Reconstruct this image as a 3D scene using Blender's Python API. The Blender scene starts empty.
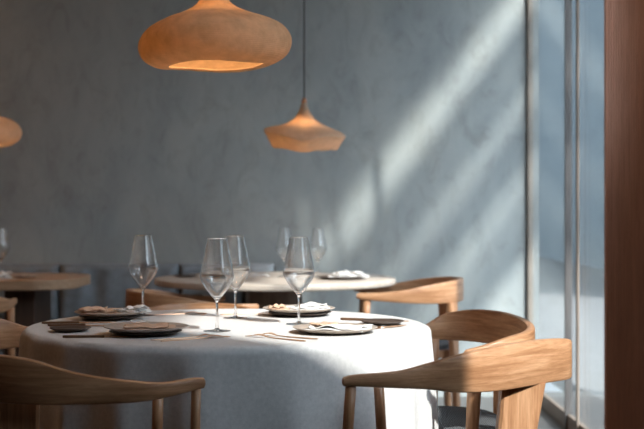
import bpy, bmesh, math, random
from mathutils import Vector, Matrix, noise
random.seed(7)
PI = math.pi
S = bpy.context.scene
col = S.collection
CAMZ = 1.07
F = 1166.0
WY = 6.85        # back wall
WX = 1.215       # far window plane
NX = 1.37        # near window plane
CEIL = 3.45

# ------------------------------------------------------------ materials
def nm(name):
    m = bpy.data.materials.new(name); m.use_nodes = True
    nt = m.node_tree
    return m, nt, nt.nodes['Principled BSDF']

def ramp(nt, fac, stops):
    r = nt.nodes.new('ShaderNodeValToRGB')
    e = r.color_ramp.elements
    e[0].position, e[0].color = stops[0][0], (*stops[0][1], 1)
    e[1].position, e[1].color = stops[-1][0], (*stops[-1][1], 1)
    for p, c in stops[1:-1]:
        x = e.new(p); x.color = (*c, 1)
    nt.links.new(fac, r.inputs['Fac'])
    return r.outputs['Color']

def noise_tex(nt, scale, stretch=(1, 1, 1), coord='Object', detail=6, rough=0.6, dist=0.0):
    tc = nt.nodes.new('ShaderNodeTexCoord'); mp = nt.nodes.new('ShaderNodeMapping')
    mp.inputs['Scale'].default_value = stretch
    nt.links.new(tc.outputs[coord], mp.inputs['Vector'])
    n = nt.nodes.new('ShaderNodeTexNoise')
    n.inputs['Scale'].default_value = scale; n.inputs['Detail'].default_value = detail
    n.inputs['Roughness'].default_value = rough; n.inputs['Distortion'].default_value = dist
    nt.links.new(mp.outputs['Vector'], n.inputs['Vector'])
    return n.outputs['Fac']

def bump(nt, b, h, strength=0.3, dist=0.002):
    bp = nt.nodes.new('ShaderNodeBump'); bp.inputs['Strength'].default_value = strength
    bp.inputs['Distance'].default_value = dist
    nt.links.new(h, bp.inputs['Height']); nt.links.new(bp.outputs['Normal'], b.inputs['Normal'])

def mixc(nt, f, a, c, mode='MIX'):
    m = nt.nodes.new('ShaderNodeMix'); m.data_type = 'RGBA'; m.blend_type = mode
    if isinstance(f, float): m.inputs[0].default_value = f
    else: nt.links.new(f, m.inputs[0])
    nt.links.new(a, m.inputs[6]); nt.links.new(c, m.inputs[7])
    return m.outputs[2]

def wood(name, dark, mid, light, coord, stretch, rough=0.42):
    m, nt, b = nm(name)
    a = noise_tex(nt, 1.0, stretch, coord, 8, 0.62, 0.6)
    c = ramp(nt, a, [(0.28, dark), (0.5, mid), (0.72, light)])
    fine = noise_tex(nt, 1.0, tuple(s * 6 for s in stretch), coord, 3, 0.7)
    c2 = ramp(nt, fine, [(0.3, (.72, .68, .64)), (0.6, (1, 1, 1))])
    nt.links.new(mixc(nt, 0.8, c, c2, 'MULTIPLY'), b.inputs['Base Color'])
    b.inputs['Roughness'].default_value = rough
    bump(nt, b, fine, 0.15, 0.001)
    return m

OAK = ((.30, .135, .06), (.49, .255, .13), (.66, .39, .225))
M = {}
M['rail'] = wood('oak_bent', *OAK, 'UV', (5, 60, 1))
M['leg'] = wood('oak_leg', *OAK, 'Object', (55, 55, 3.0))
M['tabletop'] = wood('oak_tabletop', (.34, .2, .11), (.44, .28, .17), (.52, .36, .24), 'Object', (2.5, 30, 30), 0.4)
M['palewood'] = wood('pale_oak_top', (.50, .43, .37), (.60, .53, .46), (.68, .62, .56), 'Object', (2.5, 30, 30), 0.35)  # paler oak for the bare round table's top
M['dark_wood'] = wood('dark_pedestal', (.035, .02, .014), (.06, .034, .022), (.09, .05, .035), 'Object', (30, 30, 2), 0.5)
M['ped'] = wood('grey_brown_pedestal', (.13, .095, .07), (.19, .14, .105), (.25, .19, .15), 'Object', (20, 20, 2), 0.6)
M['flute'] = wood('fluted_walnut', (.55, .30, .21), (.68, .39, .28), (.78, .46, .34), 'Object', (40, 40, 1.5), 0.45)
M['outer'] = wood('blocker_timber', (.03, .02, .013), (.05, .03, .02), (.07, .045, .03), 'Object', (30, 30, 2), 0.6)

# plaster wall
m, nt, b = nm('wall_plaster')
n1 = noise_tex(nt, 1.3, (1.4, 1, .8), 'Object', 9, .66, .4)
c1 = ramp(nt, n1, [(.3, (.27, .30, .305)), (.5, (.345, .38, .38)), (.68, (.415, .445, .43))])
n2 = noise_tex(nt, 4.5, (1.5, 1, .8), 'Object', 9, .72, 1.6)
c2 = ramp(nt, n2, [(.33, (.84, .825, .81)), (.5, (1, 1, 1)), (.7, (1.0, 1.0, 1.0))])
nt.links.new(mixc(nt, 1.0, c1, c2, 'MULTIPLY'), b.inputs['Base Color'])
b.inputs['Roughness'].default_value = .75
bump(nt, b, n2, .15, .004)
M['plaster'] = m

def plain(name, c, rough=.6, metal=0, var=.12, sc=8, bmp=0.0, sheen=0.0):
    m, nt, b = nm(name)
    n = noise_tex(nt, sc, (1, 1, 1), 'Object', 6, .6)
    lo = tuple(x * (1 - var) for x in c); hi = tuple(min(1, x * (1 + var)) for x in c)
    nt.links.new(ramp(nt, n, [(.3, lo), (.7, hi)]), b.inputs['Base Color'])
    b.inputs['Roughness'].default_value = rough; b.inputs['Metallic'].default_value = metal
    if bmp:
        n2 = noise_tex(nt, sc * 40, (1, 1, 1), 'Object', 2, .6); bump(nt, b, n2, bmp, .001)
    return m
M['ceiling'] = plain('ceiling_plaster', (.22, .16, .12), .9)
M['sidewall'] = plain('side_plaster', (.24, .13, .075), .9)
M['darkwall'] = plain('front_panelling', (.045, .028, .02), .8)
M['frame'] = plain('window_frame_metal', (.16, .15, .145), .45, .3)
M['post'] = plain('corner_post_bronze', (.27, .235, .20), .5)
M['tanframe'] = plain('window_rail_tan', (.30, .24, .195), .55)
M['stone'] = plain('terrace_stone', (.22, .22, .22), .9)
M['facade'] = plain('neighbour_render', (.29, .36, .40), .9)
M['bench'] = plain('bench_wool', (.18, .205, .23), .95, 0, .2, 14, .4)
M['bench_sunlit'] = plain('bench_wool_sunlit', (.36, .39, .41), .95, 0, .15, 14, .4)  # same wool, slight sun painted in as a paler colour
M['stoneware'] = plain('stoneware_dark', (.075, .05, .038), .45, 0, .3, 30)
M['stoneware_l'] = plain('stoneware_grey', (.46, .385, .325), .4, 0, .3, 40)
M['nap_white'] = plain('linen_white', (.78, .77, .75), .9, 0, .06, 60, .3)
M['nap_beige'] = plain('linen_beige', (.60, .41, .29), .9, 0, .1, 60, .3)
M['bronze'] = plain('brushed_bronze', (.58, .36, .23), .38, .55, .1, 30)
M['knifewood'] = plain('dark_knife', (.22, .12, .07), .4, .5, .2, 30)
M['felt'] = plain('felt_terracotta', (.58, .43, .27), .95, 0, .16, 25, .9)
M['felt_pale'] = plain('felt_sand', (.58, .47, .35), .95, 0, .12, 25, .9)
M['black'] = plain('black_cord', (.02, .02, .022), .6)
M['copper'] = plain('copper_cap', (.55, .28, .16), .35, .9)

# felt interior weave bump: concentric bands
for k in ('felt', 'felt_pale'):
    nt = M[k].node_tree; b = nt.nodes['Principled BSDF']
    tc = nt.nodes.new('ShaderNodeTexCoord'); w = nt.nodes.new('ShaderNodeTexWave')
    w.bands_direction = 'Z'; w.inputs['Scale'].default_value = 60; w.inputs['Distortion'].default_value = 2.5
    w.inputs['Detail'].default_value = 2; w.inputs['Detail Scale'].default_value = 4
    nt.links.new(tc.outputs['Object'], w.inputs['Vector'])
    bump(nt, b, w.outputs['Fac'], .5, .002)

for k in ('felt', 'felt_pale'):
    nt = M[k].node_tree; b = nt.nodes['Principled BSDF']; o = nt.nodes['Material Output']
    t_ = nt.nodes.new('ShaderNodeBsdfTranslucent'); mx = nt.nodes.new('ShaderNodeMixShader'); mx.inputs[0].default_value = .45
    nt.links.new(b.inputs['Base Color'].links[0].from_socket, t_.inputs['Color'])
    nt.links.new(b.outputs[0], mx.inputs[1]); nt.links.new(t_.outputs[0], mx.inputs[2]); nt.links.new(mx.outputs[0], o.inputs['Surface'])
# tablecloth
m, nt, b = nm('linen_tablecloth')
n = noise_tex(nt, 90, (1, 1, 1), 'Object', 3, .7)
nt.links.new(ramp(nt, n, [(.3, (.55, .545, .54)), (.7, (.67, .66, .65))]), b.inputs['Base Color'])
b.inputs['Roughness'].default_value = .95
n3 = noise_tex(nt, 420, (1, 1, 1), 'Object', 2, .7); bump(nt, b, n3, .5, .001)
M['cloth'] = m

# woven seat
m, nt, b = nm('woven_cord')
tc = nt.nodes.new('ShaderNodeTexCoord'); w = nt.nodes.new('ShaderNodeTexWave')
w.inputs['Scale'].default_value = 55; w.inputs['Distortion'].default_value = 1.0
nt.links.new(tc.outputs['Object'], w.inputs['Vector'])
nt.links.new(ramp(nt, w.outputs['Fac'], [(.2, (.05, .055, .06)), (.8, (.16, .17, .18))]), b.inputs['Base Color'])
b.inputs['Roughness'].default_value = .8; bump(nt, b, w.outputs['Fac'], .6, .004)
M['weave'] = m

# floor
m, nt, b = nm('floor_concrete')
br = nt.nodes.new('ShaderNodeTexBrick'); tc = nt.nodes.new('ShaderNodeTexCoord')
br.inputs['Scale'].default_value = 1.0; br.inputs['Brick Width'].default_value = 1.2; br.inputs['Row Height'].default_value = .6
br.inputs['Mortar Size'].default_value = .004
br.inputs['Color1'].default_value = (.12, .115, .112, 1); br.inputs['Color2'].default_value = (.145, .137, .13, 1); br.inputs['Mortar'].default_value = (.08, .075, .07, 1)
nt.links.new(tc.outputs['Object'], br.inputs['Vector'])
n = noise_tex(nt, 3, (1, 1, 1), 'Object', 8, .6)
nt.links.new(mixc(nt, .7, br.outputs['Color'], ramp(nt, n, [(.3, (.75, .75, .75)), (.7, (1, 1, 1))]), 'MULTIPLY'), b.inputs['Base Color'])
b.inputs['Roughness'].default_value = .4
M['floor'] = m

# clear window panes
m = bpy.data.materials.new('window_glass'); m.use_nodes = True; nt = m.node_tree; nt.nodes.clear()
o = nt.nodes.new('ShaderNodeOutputMaterial'); mx = nt.nodes.new('ShaderNodeMixShader')
tr = nt.nodes.new('ShaderNodeBsdfTransparent'); tr.inputs[0].default_value = (.95, .97, .97, 1)
gl = nt.nodes.new('ShaderNodeBsdfGlossy'); gl.inputs['Roughness'].default_value = .02
def schlick(nt, f0, k, p):
    lw = nt.nodes.new('ShaderNodeLayerWeight'); lw.inputs['Blend'].default_value = .5
    pw = nt.nodes.new('ShaderNodeMath'); pw.operation = 'POWER'; pw.inputs[1].default_value = p
    ma = nt.nodes.new('ShaderNodeMath'); ma.operation = 'MULTIPLY_ADD'; ma.inputs[1].default_value = k; ma.inputs[2].default_value = f0
    nt.links.new(lw.outputs['Facing'], pw.inputs[0]); nt.links.new(pw.outputs[0], ma.inputs[0]); return ma.outputs[0]
nt.links.new(schlick(nt, .03, .55, 4.5), mx.inputs[0]); nt.links.new(tr.outputs[0], mx.inputs[1]); nt.links.new(gl.outputs[0], mx.inputs[2])
nt.links.new(mx.outputs[0], o.inputs[0]); M['glass'] = m

# wine glass crystal
m = bpy.data.materials.new('crystal'); m.use_nodes = True; nt = m.node_tree; nt.nodes.clear()
o = nt.nodes.new('ShaderNodeOutputMaterial'); mx = nt.nodes.new('ShaderNodeMixShader'); mx.inputs[0].default_value = .12
tr = nt.nodes.new('ShaderNodeBsdfTransparent'); tr.inputs[0].default_value = (.97, .975, .98, 1)
g = nt.nodes.new('ShaderNodeBsdfGlass'); g.inputs['IOR'].default_value = 1.5; g.inputs['Roughness'].default_value = 0.0
nt.links.new(g.outputs[0], mx.inputs[1]); nt.links.new(tr.outputs[0], mx.inputs[2]); nt.links.new(mx.outputs[0], o.inputs[0])
M['crystal'] = m

m = bpy.data.materials.new('crystal_thin'); m.use_nodes = True; nt = m.node_tree; nt.nodes.clear()
o = nt.nodes.new('ShaderNodeOutputMaterial'); mx = nt.nodes.new('ShaderNodeMixShader')
tr = nt.nodes.new('ShaderNodeBsdfTransparent'); tr.inputs[0].default_value = (.985, .988, .99, 1)
g = nt.nodes.new('ShaderNodeBsdfGlossy'); g.inputs['Roughness'].default_value = 0.03
nt.links.new(schlick(nt, .022, .6, 4.0), mx.inputs[0])
nt.links.new(tr.outputs[0], mx.inputs[1]); nt.links.new(g.outputs[0], mx.inputs[2]); nt.links.new(mx.outputs[0], o.inputs[0])
M['crystal_thin'] = m

m, nt, b = nm('warm_bulb')
b.inputs['Emission Color'].default_value = (1, .58, .28, 1); b.inputs['Emission Strength'].default_value = 22
M['bulb'] = m

# ------------------------------------------------------------ mesh helpers
def link(name, bm, mat, parent=None, smooth=False, bevel=0, subsurf=0):
    bmesh.ops.recalc_face_normals(bm, faces=bm.faces[:])
    me = bpy.data.meshes.new(name); bm.to_mesh(me); bm.free()
    me.materials.append(mat)
    if smooth:
        for p in me.polygons: p.use_smooth = True
    o = bpy.data.objects.new(name, me); col.objects.link(o)
    if parent: o.parent = parent
    if bevel:
        md = o.modifiers.new('bevel', 'BEVEL'); md.width = bevel; md.segments = 3; md.limit_method = 'ANGLE'
    if subsurf:
        md = o.modifiers.new('sub', 'SUBSURF'); md.levels = subsurf; md.render_levels = subsurf
    return o

def box(bm, x0, x1, y0, y1, z0, z1):
    v = [bm.verts.new((x, y, z)) for x in (x0, x1) for y in (y0, y1) for z in (z0, z1)]
    for f in ((0, 1, 3, 2), (4, 6, 7, 5), (0, 4, 5, 1), (2, 3, 7, 6), (0, 2, 6, 4), (1, 5, 7, 3)):
        bm.faces.new([v[i] for i in f])

def boxobj(name, mat, dims, parent=None, bevel=0):
    bm = bmesh.new(); box(bm, *dims); return link(name, bm, mat, parent, bevel=bevel)

def lathe(bm, prof, seg=64, fn=None, closed=False):
    """prof list of (r,z); fn(r,z,theta)->(x,y,z)"""
    rings = []
    for r, z in prof:
        if r < 1e-6:
            p = fn(0, z, 0) if fn else (0, 0, z)
            rings.append([bm.verts.new(p)])
        else:
            ring = []
            for i in range(seg):
                t = 2 * PI * i / seg
                p = fn(r, z, t) if fn else (r * math.cos(t), r * math.sin(t), z)
                ring.append(bm.verts.new(p))
            rings.append(ring)
    pairs = list(zip(rings, rings[1:]))
    if closed: pairs.append((rings[-1], rings[0]))
    for a, c in pairs:
        for i in range(seg):
            j = (i + 1) % seg
            if len(a) == 1 and len(c) == 1: break
            if len(a) == 1: bm.faces.new((a[0], c[i], c[j]))
            elif len(c) == 1: bm.faces.new((a[i], a[j], c[0]))
            else: bm.faces.new((a[i], a[j], c[j], c[i]))

def crom(pts, n):
    """Catmull-Rom through tuples"""
    out = []
    P = [tuple(2 * a - c for a, c in zip(pts[0], pts[1]))] + list(pts) + [tuple(2 * a - c for a, c in zip(pts[-1], pts[-2]))]
    for i in range(1, len(P) - 2):
        for k in range(n):
            t = k / n
            out.append(tuple(.5 * ((2 * b) + (-a + c) * t + (2 * a - 5 * b + 4 * c - d) * t * t + (-a + 3 * b - 3 * c + d) * t ** 3)
                             for a, b, c, d in zip(P[i - 1], P[i], P[i + 1], P[i + 2])))
    out.append(tuple(pts[-1]))
    return out

def ribbon(pts, thick=.024):
    """pts (x,y,ztop,zbot) -> bent plank with rounded edges and UV in metres"""
    P = crom(pts, 10)
    bm = bmesh.new(); uvl = bm.loops.layers.uv.new('UVMap')
    rings = []; us = []; u = 0
    n = len(P)
    for i, p in enumerate(P):
        a = Vector(P[max(0, i - 1)][:2]); c = Vector(P[min(n - 1, i + 1)][:2])
        t = (c - a).normalized(); nrm = Vector((t.y, -t.x))
        if i: u += (Vector(p[:2]) - Vector(P[i - 1][:2])).length
        h = p[2] - p[3]; e = min(.007, h * .3, thick * .35)
        k = 1.0
        if i == 0 or i == n - 1: k = .72
        th = thick * k * .5; zt = p[2] - (.004 if k < 1 else 0); zb = p[3] + (.004 if k < 1 else 0)
        prof = [(-th, zb + e), (-th + e * .3, zb + e * .3), (-th + e, zb), (th - e, zb), (th - e * .3, zb + e * .3), (th, zb + e),
                (th, (zb + zt) / 2),
                (th, zt - e), (th - e * .3, zt - e * .3), (th - e, zt), (-th + e, zt), (-th + e * .3, zt - e * .3), (-th, zt - e), (-th, (zb + zt) / 2)]
        rings.append([(bm.verts.new((p[0] + nrm.x * s, p[1] + nrm.y * s, z)), z, s) for s, z in prof]); us.append(u)
    L = len(rings[0])
    for i in range(n - 1):
        for j in range(L):
            k = (j + 1) % L
            q = [(rings[i][j], us[i]), (rings[i][k], us[i]), (rings[i + 1][k], us[i + 1]), (rings[i + 1][j], us[i + 1])]
            f = bm.faces.new([v[0][0] for v in q])
            for l, v in zip(f.loops, q): l[uvl].uv = (v[1], v[0][1] + v[0][2])
    for r, uu in ((rings[0], us[0]), (rings[-1], us[-1])):
        f = bm.faces.new([v[0] for v in r])
        for l, v in zip(f.loops, r): l[uvl].uv = (uu, v[1] + v[2])
    return bm

def limb(p0, p1, r0, r1, bulge=1.0, seg=20, n=8):
    """tapered round leg from foot p0 to top p1"""
    bm = bmesh.new(); p0 = Vector(p0); p1 = Vector(p1); d = (p1 - p0).normalized()
    a = Vector((1, 0, 0)); a = (a - a.dot(d) * d).normalized(); c = d.cross(a)
    rings = []
    for i in range(n + 1):
        t = i / n; r = r0 + (r1 - r0) * t; r *= 1 + (bulge - 1) * math.sin(PI * t)
        ctr = p0.lerp(p1, t)
        ring = []
        for k in range(seg):
            ang = 2 * PI * k / seg
            v = ctr + (a * math.cos(ang) + c * math.sin(ang)) * r
            if i == 0: v.z = p0.z
            if i == n: v.z = p1.z
            ring.append(bm.verts.new(v))
        rings.append(ring)
    for A, B in zip(rings, rings[1:]):
        for k in range(seg):
            j = (k + 1) % seg; bm.faces.new((A[k], A[j], B[j], B[k]))
    bm.faces.new(rings[0]); bm.faces.new(rings[-1])
    return bm

def plank(foot, top, wf, wt, th, ang, n=8, bow=0.0):
    """wide plank leg; ang = direction of its width in plan"""
    bm = bmesh.new(); f = Vector(foot); t_ = Vector(top)
    w = Vector((math.cos(ang), math.sin(ang), 0)); q = Vector((-math.sin(ang), math.cos(ang), 0))
    rings = []
    for i in range(n + 1):
        t = i / n; c = f.lerp(t_, t) + w * bow * math.sin(PI * t)
        W = (wf + (wt - wf) * t ** 1.6) / 2; H = th / 2; e = .006
        rings.append([bm.verts.new(c + w * a + q * b_) for a, b_ in ((-W + e, -H), (W - e, -H), (W, -H + e), (W, H - e), (W - e, H), (-W + e, H), (-W, H - e), (-W, -H + e))])
    for A, B in zip(rings, rings[1:]):
        for k in range(8):
            j = (k + 1) % 8; bm.faces.new((A[k], A[j], B[j], B[k]))
    bm.faces.new(rings[0]); bm.faces.new(rings[-1])
    return bm

def shade_auto(o, ang=40):
    me = o.data
    for p in me.polygons: p.use_smooth = True
    bm = bmesh.new(); bm.from_mesh(me)
    for e in bm.edges:
        if len(e.link_faces) == 2 and e.calc_face_angle(0) > math.radians(ang): e.smooth = False
    bm.to_mesh(me); bm.free()
    return o

def empty(name, loc=(0, 0, 0), rz=0, label=None, cat=None, group=None):
    o = bpy.data.objects.new(name, None); col.objects.link(o)
    o.location = loc; o.rotation_euler.z = rz; o.empty_display_size = .1
    return tag(o, label, cat, group)

def tag(o, label=None, cat=None, group=None, kind=None):
    if label: o['label'] = label
    if cat: o['category'] = cat
    if group: o['group'] = group
    if kind: o['kind'] = kind
    return o

def struct(name, mat, dims, parent=None, bevel=0):
    o = boxobj(name, mat, dims, parent, bevel)
    if not parent: o['kind'] = 'structure'
    return o

def copy_tree(o, parent=None):
    c = o.copy(); col.objects.link(c); c.parent = parent
    for ch in [x for x in bpy.data.objects if x.parent == o]:
        copy_tree(ch, c)
    return c

# ------------------------------------------------------------ room shell
LX = -4.0; BY = -1.6
struct('floor', M['floor'], (LX - .2, NX + .25, BY - .2, WY + .2, -.1, 0))
struct('ceiling', M['ceiling'], (LX - .2, NX + .25, BY - .2, WY + .2, CEIL, CEIL + .15))
struct('wall_back', M['plaster'], (LX - .2, WX + .06, WY, WY + .2, 0, CEIL))
struct('wall_left', M['sidewall'], (LX - .2, LX, BY, WY, 0, CEIL))
struct('wall_front', M['darkwall'], (LX - .2, NX + .25, BY - .2, BY, 0, CEIL))
JAMB = 1.02
struct('wall_right', M['sidewall'], (NX, NX + .05, BY, JAMB, 0, CEIL))
# fluted pier that faces the camera
bm = bmesh.new()
x0, x1, pitch = 1.186, 1.42, .0105
n = int((x1 - x0) / pitch)
yf = 4.88
pts = []
for i in range(n):
    a = x0 + i * pitch
    for t, dy in ((0.0, .016), (.26, .016), (.3, .002), (.42, 0), (.8, 0), (.94, .002), (.98, .016)):
        pts.append((a + t * pitch, yf + dy))
pts += [(x1, yf + .016), (x1, 4.902), (x0, 4.902)]
lo = [bm.verts.new((p[0], p[1], 0)) for p in pts]; hi = [bm.verts.new((p[0], p[1], CEIL)) for p in pts]
for i in range(len(pts)):
    j = (i + 1) % len(pts); bm.faces.new((lo[i], lo[j], hi[j], hi[i]))
bm.faces.new(lo); bm.faces.new(hi)
tag(link('trim_1', bm, M['flute']), kind='structure')
struct('wall_right_pier', M['sidewall'], (NX, NX + .1, 4.62, yf - .001, 0, CEIL)).name = 'wall_right_rear'

def window(name, x, panes, z0, z1, mw, depth, railmat, zb=0):
    """panes: list of (y0,y1); frame members between"""
    root = bpy.data.objects.new(name, None); col.objects.link(root); root['kind'] = 'structure'
    ya = panes[0][0]; yb = panes[-1][1]
    boxobj('bottom_rail', railmat, (x, x + depth, ya, yb, zb, z0), root, .003)
    boxobj('top_rail', M['frame'], (x, x + depth, ya, yb, z1, CEIL), root, .003)
    for i, (a, c) in enumerate(panes):
        boxobj('pane', M['glass'], (x + depth * .45, x + depth * .45 + .01, a, c, z0, z1), root)
        if i: boxobj('mullion', M['frame'], (x, x + depth, panes[i - 1][1], a, z0, z1), root, .003)
    return root
w1 = window('window_1', WX, [(4.905, 5.768), (5.79, 6.825)], .08, 3.3, .1, .022, M['tanframe'])
boxobj('corner_post', M['post'], (WX - .010, WX + .02, 6.825, WY, 0, CEIL), w1, .004)
boxobj('mullion_edge', M['tanframe'], (WX - .012, WX + .0, 5.50, 5.53, .0, CEIL), w1, .003)
boxobj('mullion_edge', M['frame'], (WX - .012, WX + .0, 5.768, 5.79, .0, CEIL), w1, .003)
SILL = 1.5
struct('wall_right_below_window', M['sidewall'], (NX, NX + .05, JAMB, 4.62, 0, SILL)).name = 'trim_2'  # high wall below the unseen window, added to cut daylight on the left
window('window_2', NX, [(JAMB, 2.50), (2.86, 3.42), (3.45, 4.62)], SILL + .05, 3.35, .05, .04, M['frame'], SILL)  # wide mullion added to shade the chair right of the clothed table
boxobj('added_sun_block', M['frame'], (NX - .01, NX + .05, 3.452, 4.62, 3.0, 3.35), bpy.data.objects['window_2'])  # solid panel added to keep sun off the bench cushions

# outside: terrace, neighbouring wall, unseen slats added to throw the slanting bands
struct('terrace', M['stone'], (NX + .25, 9, -8, 40, -.12, -.02)).name = 'ground'
nb = tag(boxobj('neighbouring_building', M['facade'], (5.6, 8, 13, 39.5, -.02, 9.5)), 'plain grey rendered building wall seen through the tall glass beside the corner', 'building')
nb = None
pg = empty('added_shadow_slats', (3.2, 3.4, 0), 0, 'unseen timber slats added outside the glazing to cast the slanting bands', 'canopy')
def zz(zp, X): return zp + 1.32 * (X - 2)
# added slats lie on the slanting plane x=3.2 : opaque intervals in z'
op = [(3.53, 3.55), (3.58, 3.61), (3.63, 3.685), (3.69, 3.80), (3.81, 3.92), (3.93, 4.04), (4.05, 4.16), (4.17, 4.28), (4.29, 4.40), (4.41, 4.52), (4.53, 4.64),
      (3.17, 3.315), (3.10, 3.155), (3.015, 3.075), (2.93, 3.0), (2.865, 2.915), (2.79, 2.815), (2.64, 2.74), (2.56, 2.63), (2.48, 2.55), (2.40, 2.465), (2.29, 2.335), (2.19, 2.24), (2.08, 2.165), (1.90, 2.05)]
for a, c in op:
    bm = bmesh.new(); X = 0
    box(bm, -.005, .005, -.6, 1.9, zz(a, 3.2), zz(c, 3.2)); link('slat', bm, M['outer'], pg)
for y in (-.55, 1.85):
    boxobj('post', M['outer'], (.016, .09, y - .04, y + .04, -.02, zz(4.64, 3.2)), pg)

# unseen tall panel, added to shade the cloth front and right foreground chair
sc = empty('added_shade_screen', (.785, 1.9, 0), 0, 'unseen tall panel added to shade the cloth front and right chair', 'screen')
boxobj('panel', M['outer'], (-.21, .21, -.012, .012, .04, 1.70), sc, .003)
boxobj('frame_rail', M['outer'], (-.21, .21, -.018, .018, 1.70, 1.735), sc, .003)
for s in (-1, 1): boxobj('foot', M['outer'], (s * .19 - .02, s * .19 + .02, -.16, .16, 0, .04), sc, .003)

# ------------------------------------------------------------ chairs
def rail_std():
    half = [(-.275, .24, .706, .678), (-.283, .13, .708, .668), (-.287, .02, .720, .660), (-.262, -.11, .744, .655), (-.185, -.215, .758, .655), (-.09, -.262, .762, .655), (0, -.275, .763, .655)]
    return half + [(-x, y, a, b) for x, y, a, b in reversed(half[:-1])]

def chair_from(name, origin, rail, fronts, backs, seat, loc_world=True, **tags):
    """rail/fronts/backs/seat given in world plan coords; origin subtracted"""
    ox, oy = origin
    root = empty(name, (ox, oy, 0), 0, **tags)
    R = [(x - ox, y - oy, a, b) for x, y, a, b in rail]
    shade_auto(link('back_rail', ribbon(R), M['rail'], root))
    for (fx, fy, tx, ty, tz, r0, r1) in fronts:
        link('front_leg', limb((fx - ox, fy - oy, 0), (tx - ox, ty - oy, tz), r0, r1), M['leg'], root, smooth=True)
    for (fx, fy, tx, ty, tz, wf, wt, th, ang) in backs:
        shade_auto(link('back_leg', plank((fx - ox, fy - oy, 0), (tx - ox, ty - oy, tz), wf, wt, th, ang), M['leg'], root))
    # seat: rounded polygon following given outline
    P = [(x - ox, y - oy) for x, y in seat]
    P = crom([(a, b) for a, b in P] + [P[0]], 6)[:-1]
    def slab(pp, z0, z1, dome=0):
        bm = bmesh.new(); cx = sum(p[0] for p in pp) / len(pp); cy = sum(p[1] for p in pp) / len(pp)
        lo = [bm.verts.new((p[0], p[1], z0)) for p in pp]; hi = [bm.verts.new((p[0], p[1], z1 - dome * .6)) for p in pp]
        mid = [bm.verts.new((cx + (p[0] - cx) * .93, cy + (p[1] - cy) * .93, z1)) for p in pp]
        c = bm.verts.new((cx, cy, z1 - dome)); n_ = len(pp)
        for i in range(n_):
            j = (i + 1) % n_
            bm.faces.new((lo[i], lo[j], hi[j], hi[i])); bm.faces.new((hi[i], hi[j], mid[j], mid[i])); bm.faces.new((mid[i], mid[j], c))
        bm.faces.new(lo); return bm
    link('seat_frame', slab(P, .395, .43), M['leg'], root)
    cx = sum(p[0] for p in P) / len(P); cy = sum(p[1] for p in P) / len(P)
    P2 = [(cx + (p[0] - cx) * .94, cy + (p[1] - cy) * .94) for p in P]
    link('seat', slab(P2, .43, .455, .006), M['weave'], root, smooth=False)
    return root

def std_seat(w=.235):
    return [(-w, .2), (0, .235), (w, .2), (w + .01, 0), (w * .72, -.2), (0, -.235), (-w * .72, -.2), (-w - .01, 0)]
std = chair_from('dining_chair', (0, 0), rail_std(),
                 [(s * .27, .235, s * .268, .19, .674, .012, .017) for s in (-1, 1)],
                 [(s * .20, -.24, s * .185, -.212, .656, .035, .075, .028, s * .62) for s in (-1, 1)], std_seat())
def place(o, x, y, rz, label, group=None):
    o.location = (x, y, 0); o.rotation_euler.z = rz
    tag(o, label, 'chair', group); return o
# F : the prototype itself, at the left front of the bare table
std.scale.z = .96
place(std, -.60, 5.30, -PI / 2 + .35, 'shaded oak armchair at the left side of the bare round table behind')
# D : left end of the clothed table
chair_from('dining_chair', (-1.02, 3.5),
    [(-.80, 3.82, .69, .662), (-.88, 3.80, .695, .652), (-.96, 3.79, .706, .642), (-1.04, 3.765, .735, .635), (-1.12, 3.70, .757, .633), (-1.175, 3.58, .762, .635), (-1.19, 3.46, .762, .64),
     (-1.175, 3.34, .757, .645), (-1.11, 3.245, .742, .65), (-1.03, 3.195, .72, .658), (-.97, 3.185, .704, .668)],
    [(-.86, 3.79, -.865, 3.80, .655, .012, .016), (-.985, 3.205, -.985, 3.188, .664, .012, .016)],
    [(-1.13, 3.62, -1.135, 3.655, .638, .04, .075, .026, 1.0), (-1.13, 3.30, -1.14, 3.29, .642, .04, .075, .026, 2.1)],
    [(-.90, 3.74), (-.92, 3.5), (-.97, 3.25), (-1.05, 3.25), (-1.12, 3.34), (-1.14, 3.5), (-1.11, 3.64), (-1.02, 3.74)],
    label='oak chair at the left end of the white-clothed table, cut by the frame', cat='chair')
gch = place(copy_tree(std), .40, 5.68, PI / 2, 'sunlit pale oak armchair at the right side of the bare round table behind')
place(copy_tree(std), -1.72, 5.25, 0, 'oak chair in front of the far left table, mostly out of frame')

gch.scale.z = 1.0
# E : behind the clothed table
echair = chair_from('dining_chair', (-.445, 4.22),
    [(-.655, 4.08, .70, .665), (-.66, 4.2, .715, .66), (-.615, 4.33, .733, .65), (-.53, 4.39, .740, .64), (-.445, 4.405, .741, .64), (-.36, 4.39, .740, .64), (-.275, 4.33, .733, .65), (-.232, 4.2, .715, .66), (-.237, 4.08, .70, .665)],
    [(-.645, 4.10, -.648, 4.11, .66, .012, .017), (-.245, 4.10, -.243, 4.11, .66, .012, .017)],
    [(-.57, 4.38, -.56, 4.375, .642, .035, .07, .026, -.4), (-.32, 4.38, -.33, 4.375, .642, .035, .07, .026, .4)],
    [(-.61, 4.10), (-.445, 4.08), (-.28, 4.10), (-.27, 4.22), (-.32, 4.33), (-.445, 4.36), (-.57, 4.33), (-.62, 4.22)],
    label='oak chair behind the white-clothed table, only its top rail showing', cat='chair')
echair.location.y -= .06
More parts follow.
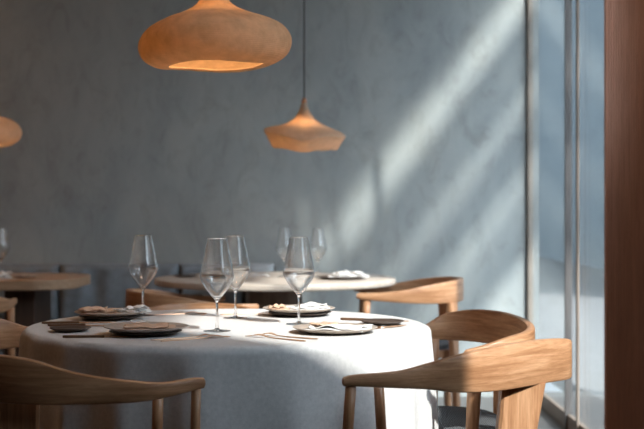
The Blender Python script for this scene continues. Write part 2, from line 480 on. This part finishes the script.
# A : right foreground
A = chair_from('dining_chair', (.36, 2.88),
    [(.046, 2.645, .700, .681), (.075, 2.648, .706, .680), (.173, 2.66, .713, .674), (.244, 2.68, .728, .668), (.317, 2.70, .746, .658), (.407, 2.755, .758, .653),
     (.4885, 2.815, .764, .655), (.56, 2.88, .763, .656), (.615, 2.94, .757, .655), (.622, 3.005, .742, .655), (.585, 3.055, .727, .655), (.50, 3.082, .712, .66), (.43, 3.085, .702, .668), (.36, 3.080, .694, .672)],
    [(.02, 2.66, .066, 2.652, .684, .012, .0125), (.175, 2.80, .135, 2.80, .80 - .12, .012, .0125)],
    [(.39, 2.80, .488, 2.835, .658, .075, .12, .026, .35), (.50, 3.02, .51, 3.065, .660, .04, .07, .026, -.5)],
    [(.10, 2.72), (.25, 2.74), (.42, 2.80), (.53, 2.90), (.53, 3.0), (.42, 3.04), (.32, 3.03), (.22, 2.86)],
    label='sunlit oak armchair in the right foreground, its broad back rail nearest the camera', cat='chair')
# B : right of the table behind A
B = chair_from('dining_chair', (.40, 3.5),
    [(.335, 3.80, .704, .662), (.355, 3.845, .712, .658), (.40, 3.868, .738, .654), (.45, 3.852, .752, .654), (.502, 3.80, .761, .655), (.556, 3.70, .764, .656), (.588, 3.58, .762, .656), (.602, 3.46, .758, .656),
     (.598, 3.34, .751, .656), (.565, 3.245, .744, .656), (.50, 3.185, .733, .658), (.44, 3.165, .716, .662), (.385, 3.160, .702, .668)],
    [(.385, 3.20, .418, 3.170, .667, .009, .021), (.355, 3.83, .368, 3.845, .660, .012, .019)],
    [(.55, 3.38, .562, 3.26, .658, .04, .075, .026, 1.1), (.55, 3.66, .566, 3.68, .658, .04, .075, .026, 1.85)],
    [(.35, 3.25), (.45, 3.22), (.53, 3.30), (.555, 3.48), (.53, 3.68), (.44, 3.77), (.35, 3.76), (.335, 3.5)],
    label='oak armchair right of the white-clothed table, dark woven seat, partly behind another chair', cat='chair')
# C : left foreground
Cc = chair_from('dining_chair', (-.57, 2.72),
    [(-.262, 2.605, .705, .684), (-.29, 2.595, .706, .678), (-.349, 2.565, .701, .667), (-.405, 2.55, .706, .660), (-.49, 2.548, .716, .656), (-.562, 2.547, .731, .655), (-.631, 2.55, .752, .655),
     (-.711, 2.575, .760, .655), (-.80, 2.63, .757, .655), (-.862, 2.72, .747, .655), (-.86, 2.81, .728, .655), (-.79, 2.865, .706, .66), (-.72, 2.88, .690, .664)],
    [(-.295, 2.62, -.281, 2.602, .682, .011, .011), (-.395, 2.70, -.378, 2.69, .665, .012, .013)],
    [(-.66, 2.58, -.69, 2.60, .658, .06, .12, .026, 0.1), (-.80, 2.80, -.81, 2.84, .66, .04, .07, .026, .6)],
    [(-.33, 2.66), (-.45, 2.62), (-.64, 2.62), (-.76, 2.68), (-.79, 2.77), (-.70, 2.82), (-.56, 2.75), (-.42, 2.70)],
    label='dark shaded oak armchair in the left foreground, arm tip pointing at the tablecloth', cat='chair')

# ------------------------------------------------------------ tables
TC = (-.268, 3.34); TR = .573
t = empty('dining_table', (*TC, 0), 0, 'round dining table standing under the white linen cloth in front', 'table')
bm = bmesh.new(); lathe(bm, [(0, .715), (TR - .012, .715), (TR - .006, .722), (TR - .006, .742), (TR - .012, .7495), (0, .7495)], 96); link('tabletop', bm, M['tabletop'], t, smooth=False)
bm = bmesh.new(); lathe(bm, [(0, .0), (.26, 0), (.26, .02), (.14, .04), (.12, .3), (.14, .715), (0, .715)], 48); link('pedestal', bm, M['dark_wood'], t)
# cloth
bm = bmesh.new()
prof = [(0, .7555)] + [(TR * k / 14, .7555) for k in range(1, 14)]
rc = .022
for k in range(0, 9):
    a = PI / 2 * k / 8
    prof.append((TR - rc + .003 + rc * math.sin(a), .7555 - rc + rc * math.cos(a)))
for k in range(1, 30): prof.append((TR + .003, .7335 - .69 * k / 29))
nout = len(prof)
inner = [(max(0, r - .003), z - (.003 if r < TR - .03 else .0005)) for r, z in prof[:-1]] + [(prof[-1][0] - .003, prof[-1][1])]
def clothfn(r, z, th):
    if z < .75 and r > TR - .05:
        d = min(1, (.7555 - z) / .70)
        a = .046 * d ** .55
        f = math.sin(19 * th + 1.2 * math.sin(3 * th + 1)) * .55 + math.sin(31 * th + 2.1) * .18 * d + math.sin(7 * th + .6) * .3
        r += a * f * (1 if f > 0 else .55) + .012 * d
    x, y = r * math.cos(th), r * math.sin(th)
    return x, y, z
lathe(bm, prof, 260, clothfn)
cl = link('tablecloth', bm, M['cloth'], smooth=True); cl.location = (*TC, 0)
md = cl.modifiers.new('thick', 'SOLIDIFY'); md.thickness = .0025; md.offset = -1
tag(cl, 'white linen cloth draped to the floor over the front round table', 'tablecloth')
ZT = .7555

# bare round table behind
BT = (-.235, 5.92)
t = empty('dining_table', (*BT, 0), 0, 'bare round oak table with a brown pedestal behind the white-clothed table', 'table')
def roundtop(R, th, z1=.75):
    bm = bmesh.new(); e = .008
    lathe(bm, [(0, z1 - th), (R - e, z1 - th), (R - e * .3, z1 - th + e * .3), (R, z1 - th + e), (R, z1 - e), (R - e * .3, z1 - e * .3), (R - e, z1), (0, z1)], 96); return bm
shade_auto(link('tabletop', roundtop(.61, .032), M['palewood'], t), 50)
bm = bmesh.new(); lathe(bm, [(0, 0), (.25, 0), (.25, .015), (.135, .03), (.135, .715), (0, .715)], 48); shade_auto(link('pedestal', bm, M['ped'], t))
# far left table : rounded rectangle on slab legs
t = empty('dining_table', (-1.93, 6.02, 0), 0, 'long rounded oak table on dark slab legs at the far left', 'table')
bm = bmesh.new(); P = []
hx, hy, rr = .70, .36, .2
for qx, qy, a0 in ((1, 1, 0), (-1, 1, 90), (-1, -1, 180), (1, -1, 270)):
    for k in range(13):
        a = math.radians(a0 + 90 * k / 12); P.append((qx * (hx - rr) + rr * math.cos(a), qy * (hy - rr) + rr * math.sin(a)))
lo = [bm.verts.new((x, y, .70)) for x, y in P]; hi = [bm.verts.new((x, y, .75)) for x, y in P]
for i in range(len(P)): bm.faces.new((lo[i], lo[(i + 1) % len(P)], hi[(i + 1) % len(P)], hi[i]))
bm.faces.new(lo); bm.faces.new(hi); link('tabletop', bm, M['tabletop'], t, bevel=.006)
for x in (.44, -.44): boxobj('slab_leg', M['dark_wood'], (x - .09, x + .06, -.22, .13, 0, .70), t, .004)

# ------------------------------------------------------------ banquette
bn = empty('banquette_bench', (-2.0, 6.5, 0), 0, 'long grey upholstered banquette along the plaster wall behind the far tables', 'bench')
xs = [-3.9, -3.0, -2.2, -1.49, -.81, -.44, -.272]
for i, (a, c) in enumerate(zip(xs, xs[1:])):
    bm = bmesh.new(); a += 2.0 + .004; c += 2.0 - .004
    nx, nz = max(6, int((c - a) / .02)), 20
    grid = {}
    z0, z1 = .46, (.785 if i != 5 else .79)
    for u in range(nx + 1):
        for v in range(nz + 1):
            x = a + (c - a) * u / nx; z = z0 + (z1 - z0) * v / nz
            eu = min(u, nx - u) / nx * (c - a); ev = min(v, nz - v) / nz * (z1 - z0)
            edge = min(1, min(eu, ev) / .04); puff = .035 * math.sqrt(max(0, 1 - (1 - edge) ** 2))
            nn = noise.noise(Vector((x * 9, z * 1.6, i))) * .036 * edge + noise.noise(Vector((x * 24, z * 4, i))) * .006 * edge
            grid[u, v] = bm.verts.new((x, .12 - puff - nn, z))
    for u in range(nx):
        for v in range(nz): bm.faces.new((grid[u, v], grid[u + 1, v], grid[u + 1, v + 1], grid[u, v + 1]))
    # closed back
    bb = [bm.verts.new((x, .20, z)) for x, z in ((a, z0), (c, z0), (c, z1), (a, z1))]
    B0 = [grid[k, 0] for k in range(nx + 1)]; T0 = [grid[k, nz] for k in range(nx + 1)]; Lf = [grid[0, k] for k in range(nz + 1)]; Rt = [grid[nx, k] for k in range(nz + 1)]
    bm.faces.new(B0 + [bb[1], bb[0]]); bm.faces.new(T0 + [bb[2], bb[3]]); bm.faces.new(Lf + [bb[3], bb[0]]); bm.faces.new(Rt + [bb[2], bb[1]]); bm.faces.new(bb)
    o = link('back_cushion', bm, M['bench_sunlit'] if i == 5 else M['bench'], bn); shade_auto(o, 60)
    if i == 5: o['label'] = 'end cushion with sun painted in as paler grey'
boxobj('seat_cushion', M['bench'], (-1.9, 1.728, -.33, .08, .36, .455), bn, .02)
boxobj('base', M['bench'], (-1.9, 1.728, -.28, .20, 0, .355), bn, .004)
boxobj('back_board', M['dark_wood'], (-1.9, 1.728, .205, .30, .2, .775), bn, .004)

# ------------------------------------------------------------ pendants
def pendant(name, x, y, z, prof, mat, thick, fn, scale, energy, labels, rz=0, tilt=(0, 0)):
    root = empty(name, (x, y, z), 0, *labels)
    bm = bmesh.new()
    P = crom(prof, 6)
    lathe(bm, P, 96, fn)
    sh = link('lamp_shade', bm, mat, root, smooth=True); sh.scale = (scale,) * 3; sh.rotation_euler = (tilt[0], tilt[1], rz)
    piv = Vector((0, 0, prof[-1][1] * scale)); sh.location = piv - sh.rotation_euler.to_matrix() @ piv
    md = sh.modifiers.new('thick', 'SOLIDIFY'); md.thickness = thick; md.offset = -1
    ztop = prof[-1][1] * scale
    bm = bmesh.new(); lathe(bm, [(0, 0), (.013, 0), (.014, .01), (.008, .028), (0, .028)], 24)
    c = link('cap', bm, M['copper'], root, smooth=True); c.location.z = ztop - .004
    bm = bmesh.new(); lathe(bm, [(0, ztop + .02), (.0032, ztop + .02), (.0032, CEIL - z - .02), (0, CEIL - z - .02)], 12); link('cord', bm, M['black'], root, smooth=True)
    bm = bmesh.new(); lathe(bm, [(0, CEIL - z - .025), (.05, CEIL - z - .025), (.055, CEIL - z - .001), (0, CEIL - z - .001)], 32); link('ceiling_cup', bm, M['black'], root)
    bm = bmesh.new(); bmesh.ops.create_uvsphere(bm, u_segments=24, v_segments=16, radius=.024)
    bu = link('bulb', bm, M['bulb'], root, smooth=True); bu.location.z = ztop * .52
    bm = bmesh.new(); lathe(bm, [(0, ztop * .52 + .02), (.012, ztop * .52 + .02), (.012, ztop - .004), (0, ztop - .004)], 20)
    link('lamp_holder', bm, M['black'], root)
    l = bpy.data.lights.new('bulb_light', 'POINT'); l.energy = energy; l.color = (1, .62, .34); l.shadow_soft_size = .03
    lo_ = bpy.data.objects.new('bulb_light', l); col.objects.link(lo_); lo_.parent = root; lo_.location.z = ztop * .52 - .04
    return root
prof1 = [(.138, .003), (.166, .001), (.205, .022), (.222, .052), (.220, .085), (.196, .117), (.155, .140), (.105, .158), (.066, .176), (.042, .200), (.028, .235), (.018, .28)]
def fn1(r, z, th):
    k = 1 + .035 * math.sin(th * 2 + .6) * min(1, r / .1)
    return r * k * math.cos(th), r * k * math.sin(th), z + (r / .22) ** 2 * .007 * math.sin(3 * th + .8)
pendant('pendant_lamp', -.318, 3.4, 1.502, prof1, M['felt'], .005, fn1, .975, 2.6,
        ('large rounded terracotta felt pendant lamp hanging over the white-clothed table', 'lamp'), tilt=(math.radians(1.2), math.radians(-2)))
prof2 = [(.140, 0.006), (.162, .000), (.176, .022), (.190, .048), (.201, .066), (.186, .081), (.145, .100), (.095, .121), (.056, .146), (.036, .172), (.024, .198), (.013, .235)]
def fn2(r, z, th):
    q = (r / .2) ** 2
    k = 1 + .05 * math.sin(2 * th + 2.4) * q + .05 * math.sin(3 * th + .4) * q
    lift = q * (.012 * math.sin(2 * th + 2.2) + .018 * math.cos(th + 2.4) + .008 * math.sin(5 * th))
    return r * k * math.cos(th), r * k * math.sin(th), z + lift
pendant('pendant_lamp', -.09, 5.9, 1.402, prof2, M['felt_pale'], .005, fn2, 1.0, 2.4,
        ('small wavy pale felt pendant lamp hanging over the bare round table', 'lamp'), tilt=(math.radians(8), 0))
pendant('pendant_lamp', -1.775, 6.0, 1.425, prof1, M['felt_pale'], .005, fn1, .97, 3.2,
        ('sand-coloured felt pendant lamp at the left edge above the long table', 'lamp'))

# warm fill lights added above the frame for the inner (left) side
for (x, y, lab) in ((-3.0, 5.2, 'added warm fill light on the ceiling nearest the plaster wall at left'), (-3.0, 3.0, 'added warm fill light on the ceiling over the middle left side')):
    r_ = empty('added_fill_light', (x, y, CEIL), 0, lab, 'light')
    bm = bmesh.new(); lathe(bm, [(.09, -.001), (.11, -.001), (.11, -.03), (.09, -.03)], 40, closed=True); link('frame', bm, M['black'], r_)
    bm = bmesh.new(); lathe(bm, [(0, -.001), (.089, -.001), (.089, -.018), (0, -.018)], 40); link('diffuser', bm, M['bulb'], r_)
    l = bpy.data.lights.new('added_fill_lamp', 'AREA'); l.shape = 'DISK'; l.size = .17; l.energy = 6.5; l.color = (1, .52, .25)
    lo_ = bpy.data.objects.new('added_fill_lamp', l); col.objects.link(lo_); lo_.parent = r_; lo_.location.z = -.022

# ------------------------------------------------------------ wine glasses
def wine_glass():
    root = empty('wine_glass')
    prof_out = [(0.0, .083), (.0055, .084), (.012, .091), (.0255, .108), (.0385, .127), (.0448, .142), (.0455, .151), (.0432, .165), (.0385, .187), (.0335, .212), (.0285, .238), (.0265, .2495)]
    P = crom(prof_out, 5)
    inner = [(max(0, r - .0011), z + (.004 if r < .012 else .0012)) for r, z in P if r > .001]
    prof = P + [(P[-1][0] - .0005, P[-1][1] + .0004)] + list(reversed(inner[1:-1])) + [(0, inner[1][1] - .0002)]
    bm = bmesh.new(); lathe(bm, prof, 48); link('bowl', bm, M['crystal'], root, smooth=True)
    bm = bmesh.new(); lathe(bm, [(0, .0052), (.0072, .0055), (.0042, .012), (.0033, .025), (.0032, .055), (.0038, .075), (.0052, .0828), (0, .0829)], 24)
    link('stem', bm, M['crystal'], root, smooth=True)
    bm = bmesh.new(); lathe(bm, [(0, 0.0003), (.036, .0003), (.0372, .0012), (.036, .002), (.020, .0032), (.008, .0050), (0, .0051)], 48)
    link('foot', bm, M['crystal'], root, smooth=True)
    return root
g0 = wine_glass()
def glass(o, x, y, z, label, group=None):
    o.location = (x, y, z); tag(o, label, 'wine glass', group); return o
ZT += .0006
glass(g0, -.556, 3.625, ZT, 'leftmost wine glass on the white tablecloth, behind the napkin-topped plates')
glass(copy_tree(g0), -.2825, 3.137, ZT, 'wine glass nearest the camera in the middle of the white tablecloth')
glass(copy_tree(g0), -.262, 3.53, ZT, 'wine glass half hidden behind the nearest glass on the white tablecloth')
glass(copy_tree(g0), -.066, 3.336, ZT, 'rightmost wine glass on the white tablecloth, in front of the far napkin plate')
glass(copy_tree(g0), -.193, 5.98, .7505, 'left one of the blurred wine glasses on the bare round table')
glass(copy_tree(g0), -.021, 5.96, .7505, 'right one of the blurred wine glasses on the bare round table')
glass(copy_tree(g0), -1.668, 6.06, .7505, 'wine glass on the far left table at the frame edge')

# ------------------------------------------------------------ plates
def dish(name, R, h, mat, lip=.35):
    b = R * .55
    prof = [(0, 0), (b, 0), (b * 1.05, .0015), (R * .82, h * lip), (R, h - .001), (R + .0015, h), (R, h + .001), (R * .82, h * lip + .0045), (b, .005), (0, .005)]
    bm = bmesh.new(); lathe(bm, prof, 64); return link(name, bm, mat, smooth=True)
def put(o, x, y, z, label, cat, rz=0, group=None):
    o.location = (x, y, z); o.rotation_euler.z = rz; return tag(o, label, cat, group)

def napkin(w, d, seed, h=.008, layers=3):
    """loosely folded napkin: stacked wavy layers"""
    bm = bmesh.new(); rnd = random.Random(seed); n = 22
    def hgt(u, v, L):
        p = Vector((u * 3.2 + seed * 3.1, v * 3.2 + L * .4, seed))
        return abs(noise.noise(p * .8)) * .012 + noise.noise(p * 1.6) * .003
    base = None
    zb = 0
    for L in range(layers):
        s = 1 - .14 * L; ox = (rnd.random() - .5) * .02 * L; oy = (rnd.random() - .5) * .012 * L; rot = (rnd.random() - .5) * .5
        top = {}; bot = {}
        for i in range(n + 1):
            for j in range(n + 1):
                u, v = i / n - .5, j / n - .5
                x = u * w * s; y = v * d * s
                x2 = x * math.cos(rot) - y * math.sin(rot) + ox; y2 = x * math.sin(rot) + y * math.cos(rot) + oy
                e = noise.noise(Vector((u * 5 + seed, v * 5, L))) * .006
                rr = math.sqrt(x2 * x2 + y2 * y2)
                zz_ = max(0, hgt(x2 / w, y2 / w, 0)) * (.6 + .4 * L) + L * .0042
                top[i, j] = bm.verts.new((x2 + e, y2 + e, zz_ + .0022)); bot[i, j] = bm.verts.new((x2 + e, y2 + e, max(0, zz_)))
        for i in range(n):
            for j in range(n):
                bm.faces.new((top[i, j], top[i + 1, j], top[i + 1, j + 1], top[i, j + 1])); bm.faces.new((bot[i, j], bot[i, j + 1], bot[i + 1, j + 1], bot[i + 1, j]))
        for i in range(n):
            for a, b_ in (((i, 0), (i + 1, 0)), ((i + 1, n), (i, n)), ((0, i + 1), (0, i)), ((n, i), (n, i + 1))):
                bm.faces.new((top[a], bot[a], bot[b_], top[b_]))
    return bm
def nap(mat, w, d, seed, x, y, z, rz, label, layers=3):
    o = link('napkin', napkin(w, d, seed, layers=layers), mat, smooth=True); return put(o, x, y, z, label, 'napkin', rz)

# back-left setting
put(dish('plate', .096, .010, M['stoneware']), -.633, 3.51, ZT, 'dark lower plate of the back left setting', 'plate')
put(dish('plate', .106, .013, M['stoneware_l']), -.636, 3.505, ZT + .0105, 'grey-brown plate at the back left under beige and white napkins', 'plate')
nap(M['nap_beige'], .115, .10, 3, -.665, 3.50, ZT + .0175, .3, 'beige napkin folded on the back left plate')
nap(M['nap_white'], .085, .09, 8, -.575, 3.515, ZT + .019, -.4, 'white crumpled napkin on the back left plate next to the beige one')
# front-left setting
put(dish('plate', .094, .010, M['stoneware']), -.462, 3.055, ZT, 'dark lower plate at the front edge, left of the nearest glass', 'plate')
put(dish('plate', .109, .012, M['stoneware_l']), -.46, 3.05, ZT + .0105, 'grey-brown plate nearest the front edge at left, with a tied napkin on it', 'plate')
nap(M['nap_beige'], .13, .10, 12, -.45, 3.05, ZT + .0165, .15, 'flat beige napkin on the front left plate', layers=2)
# back-right setting
put(dish('plate', .098, .011, M['stoneware']), -.070, 3.63, ZT, 'dark lower plate behind the rightmost wine glass', 'plate')
put(dish('plate', .112, .013, M['stoneware_l']), -.072, 3.625, ZT + .0115, 'grey-brown plate behind the rightmost wine glass', 'plate')
nap(M['nap_white'], .13, .11, 21, -.045, 3.625, ZT + .019, .2, 'white napkin lying on the plate behind the rightmost glass')
nap(M['nap_beige'], .055, .10, 25, -.135, 3.62, ZT + .020, .0, 'narrow beige napkin at the left of the plate behind the rightmost glass', layers=2)
# front-right setting
put(dish('plate', .112, .014, M['stoneware_l']), .035, 3.11, ZT, 'brown-rimmed plate at the front right of the white cloth', 'plate')
nap(M['nap_white'], .165, .13, 31, .045, 3.11, ZT + .0075, -.2, 'white rumpled napkin on the front right plate', layers=2)
nap(M['nap_beige'], .06, .05, 35, .005, 3.105, ZT + .021, .5, 'small beige napkin corner on the white napkin of the front right plate', layers=1)
# small dishes
put(dish('saucer', .054, .010, M['stoneware']), -.676, 3.135, ZT, 'small dark bread dish at the left edge of the white cloth', 'dish')
put(dish('saucer', .062, .010, M['stoneware']), .172, 3.34, ZT, 'small dark bread dish at the right edge of the white cloth', 'dish')
# string tie on the front-left napkin
bm = bmesh.new(); P = []
for k in range(60):
    t_ = k / 59 * 2 * PI
    P.append(Vector((.022 * math.sin(t_), .012 * math.sin(2 * t_), .003 + .004 * (1 - math.cos(t_)))))
def tube(bm, P, r, seg=8):
    rings = []
    for i, p in enumerate(P):
        d = (P[min(i + 1, len(P) - 1)] - P[max(i - 1, 0)]).normalized()
        a = d.orthogonal().normalized() if abs(d.z) > .9 else Vector((0, 0, 1)).cross(d).normalized(); c = d.cross(a)
        rings.append([bm.verts.new(p + (a * math.cos(2 * PI * k / seg) + c * math.sin(2 * PI * k / seg)) * r) for k in range(seg)])
    for A_, B_ in zip(rings, rings[1:]):
        for k in range(seg): bm.faces.new((A_[k], A_[(k + 1) % seg], B_[(k + 1) % seg], B_[k]))
    bm.faces.new(rings[0]); bm.faces.new(rings[-1])
tube(bm, P, .0013)
put(link('string_bow', bm, M['nap_white'], smooth=True), -.475, 3.035, ZT + .0305, 'small looped white string on the front left napkin', 'string')

# back table settings
put(dish('plate', .125, .014, M['stoneware']), .10, 5.78, .7505, 'dark plate under a white napkin on the bare round table', 'plate')
nap(M['nap_white'], .20, .15, 41, .13, 5.78, .760, .1, 'white crumpled napkin heaped on the dark plate of the bare round table', layers=5)
nap(M['nap_beige'], .10, .10, 47, .17, 6.05, .7507, .4, 'beige napkin lying beside the dark plate on the bare round table')
put(dish('saucer', .06, .010, M['stoneware']), -.70, 5.98, .7505, 'dark dish at the left edge of the bare round table', 'dish')
nap(M['nap_white'], .13, .12, 52, -.34, 6.02, .7507, .0, 'white napkin lying left of the blurred glasses on the bare round table', layers=2)
# left table settings
nap(M['nap_white'], .12, .12, 61, -1.62, 5.86, .7507, .2, 'white napkin at the frame edge on the far left table', layers=5)
put(dish('plate', .06, .012, M['stoneware_l']), -1.50, 5.90, .7505, 'small plate on the far left table beside the white napkin', 'plate')

# ------------------------------------------------------------ cutlery
def blade_shape(outline, thick, bend):
    bm = bmesh.new()
    n = len(outline)
    L = [(x, w) for x, w in outline]
    rings = []
    for x, w in L:
        z = bend(x)
        rings.append([bm.verts.new((x, s * w, z + dz)) for s, dz in ((-1, 0), (1, 0), (.8, thick), (-.8, thick))])
    for A_, B_ in zip(rings, rings[1:]):
        for k in range(4): bm.faces.new((A_[k], A_[(k + 1) % 4], B_[(k + 1) % 4], B_[k]))
    bm.faces.new(rings[0]); bm.faces.new(rings[-1])
    return bm
def fork(mat, L=.19):
    root = empty('fork')
    bend = lambda x: .0005 + .006 * math.exp(-((x - .055) / .02) ** 2)
    bm = blade_shape([(-L / 2, .004), (-L / 2 + .01, .006), (0, .0035), (.03, .0028), (.045, .006), (.055, .0105), (.062, .0115)], .0018, bend)
    link('handle', bm, mat, root, smooth=False)
    for k in range(4):
        y = -.0093 + k * .0062
        bm = bmesh.new(); rings = []
        for x in (.0615, .075, .09, L / 2 + .004):
            z = bend(x); w = .0017 if x < .09 else .0009
            rings.append([bm.verts.new((x, y + s * w, z + dz)) for s, dz in ((-1, 0), (1, 0), (1, .0015), (-1, .0015))])
        for A_, B_ in zip(rings, rings[1:]):
            for q in range(4): bm.faces.new((A_[q], A_[(q + 1) % 4], B_[(q + 1) % 4], B_[q]))
        bm.faces.new(rings[0]); bm.faces.new(rings[-1]); link('tine', bm, mat, root)
    return root
def knife(mat, L=.21):
    root = empty('table_knife')
    link('handle', blade_shape([(-L / 2, .004), (-L / 2 + .012, .0075), (-.02, .0065), (.0, .005)], .006, lambda x: .0003), mat, root)
    link('blade', blade_shape([(.0, .004), (.01, .009), (.06, .0095), (.09, .0065), (L / 2, .0012)], .0018, lambda x: .0018), M['bronze'], root)
    return root
f0 = fork(M['bronze'])
def lay(o, x, y, z, rz, label, cat): o.location = (x, y, z); o.rotation_euler.z = rz; return tag(o, label, cat)
def dirz(x0, y0, x1, y1): return math.atan2(y1 - y0, x1 - x0)
# front middle left fork pair
lay(f0, -.345, 2.955, ZT, .55, 'bronze fork lying at the front edge below the nearest glass', 'fork')
lay(copy_tree(f0), -.320, 2.935, ZT, .63, 'bronze fork nearest the front edge, partner of the one below the nearest glass', 'fork')
lay(copy_tree(f0), -.115, 2.945, ZT, 2.45, 'bronze fork in front of the front right plate, left of the pair', 'fork')
lay(copy_tree(f0), -.090, 2.985, ZT, 2.55, 'bronze fork beside the front right plate, right of the pair', 'fork')
lay(copy_tree(f0), -.225, 3.66, ZT, .2, 'bronze fork left of the plate behind the rightmost glass', 'fork')
lay(copy_tree(f0), -.46, 3.66, ZT, .35, 'bronze fork behind the leftmost wine glass', 'fork')
k0 = knife(M['knifewood'])
lay(k0, -.70, 3.36, ZT, .12, 'dark-handled knife behind the small left dish', 'knife')
lay(copy_tree(k0), -.665, 3.275, ZT, -.02, 'dark-handled knife between the small left dish and the back left plate', 'knife')
lay(copy_tree(k0), -.555, 2.975, ZT, .06, 'dark-handled knife partly under the rim of the front left plate', 'knife')
lay(copy_tree(k0), .16, 3.215, ZT, .75, 'dark-handled knife right of the front right plate', 'knife')
lay(copy_tree(k0), .155, 3.44, ZT, -.35, 'dark-handled knife behind the small right dish', 'knife')

sp = empty('added_pier_spot', (1.0, 3.7, CEIL), 0, 'unseen spot added on the ceiling to brighten the fluted brown pier', 'light')  # spot added out of frame to lift the dark pier
bm = bmesh.new(); lathe(bm, [(0, -.001), (.04, -.001), (.04, -.08), (.034, -.08), (.034, -.02), (0, -.02)], 32); link('housing', bm, M['black'], sp)
l = bpy.data.lights.new('pier_spot_lamp', 'SPOT'); l.energy = 45; l.color = (1, .86, .74); l.spot_size = math.radians(34); l.spot_blend = .8; l.shadow_soft_size = .03
lo_ = bpy.data.objects.new('pier_spot_lamp', l); col.objects.link(lo_); lo_.parent = sp; lo_.location.z = -.085
lo_.rotation_euler = Vector((.30, 1.18, -2.1)).to_track_quat('-Z', 'Y').to_euler()
# groups of like things
GR = {'chair': 'oak chairs around the tables', 'wine glass': 'wine glasses set on the tables', 'fork': 'bronze forks on the white cloth', 'knife': 'dark handled knives on the white cloth',
      'napkin': 'napkins on the plates and tables', 'plate': 'stoneware plates', 'lamp': 'felt pendant lamps', 'dish': 'small dark dishes', 'table': 'dining tables', 'light': 'added ceiling fill lights'}
for o in bpy.data.objects:
    if not o.parent and o.get('category') in GR: o['group'] = GR[o['category']]

# ------------------------------------------------------------ light
sd = bpy.data.lights.new('sun', 'SUN'); sd.energy = 7.2; sd.angle = math.radians(1.8); sd.color = (1, .955, .90)
so = bpy.data.objects.new('sun', sd); col.objects.link(so)
so.rotation_euler = Vector((-1, 1.2, -1.32)).to_track_quat('-Z', 'Y').to_euler()
W = bpy.data.worlds.new('World'); S.world = W; W.use_nodes = True
bg = W.node_tree.nodes['Background']; bg.inputs[0].default_value = (.72, .83, .96, 1)
# clear sky that brightens round the sun
nt = W.node_tree
tc = nt.nodes.new('ShaderNodeTexCoord'); dt = nt.nodes.new('ShaderNodeVectorMath'); dt.operation = 'DOT_PRODUCT'
sv = Vector((1, -1.2, 1.32)).normalized(); dt.inputs[1].default_value = sv
nt.links.new(tc.outputs['Generated'], dt.inputs[0])
mxm = nt.nodes.new('ShaderNodeMath'); mxm.operation = 'MAXIMUM'; mxm.inputs[1].default_value = 0; nt.links.new(dt.outputs['Value'], mxm.inputs[0])
pw = nt.nodes.new('ShaderNodeMath'); pw.operation = 'POWER'; pw.inputs[1].default_value = 14; nt.links.new(mxm.outputs[0], pw.inputs[0])
ma = nt.nodes.new('ShaderNodeMath'); ma.operation = 'MULTIPLY_ADD'; ma.inputs[1].default_value = 15; ma.inputs[2].default_value = 1.1
nt.links.new(pw.outputs[0], ma.inputs[0]); nt.links.new(ma.outputs[0], bg.inputs['Strength'])

# ------------------------------------------------------------ camera
cd = bpy.data.cameras.new('camera'); cd.sensor_width = 36; cd.lens = F / 644 * 36
cd.dof.use_dof = True; cd.dof.focus_distance = 3.05; cd.dof.aperture_fstop = 3.8
cd.clip_end = 200
co = bpy.data.objects.new('camera', cd); col.objects.link(co)
co.location = (0, 0, CAMZ); co.rotation_euler = (PI / 2, 0, 0)
S.camera = co
S.view_settings.view_transform = 'Standard'; S.view_settings.look = 'None'
S.view_settings.gamma = 1; S.view_settings.use_curve_mapping = False
S.view_settings.exposure = 0.14
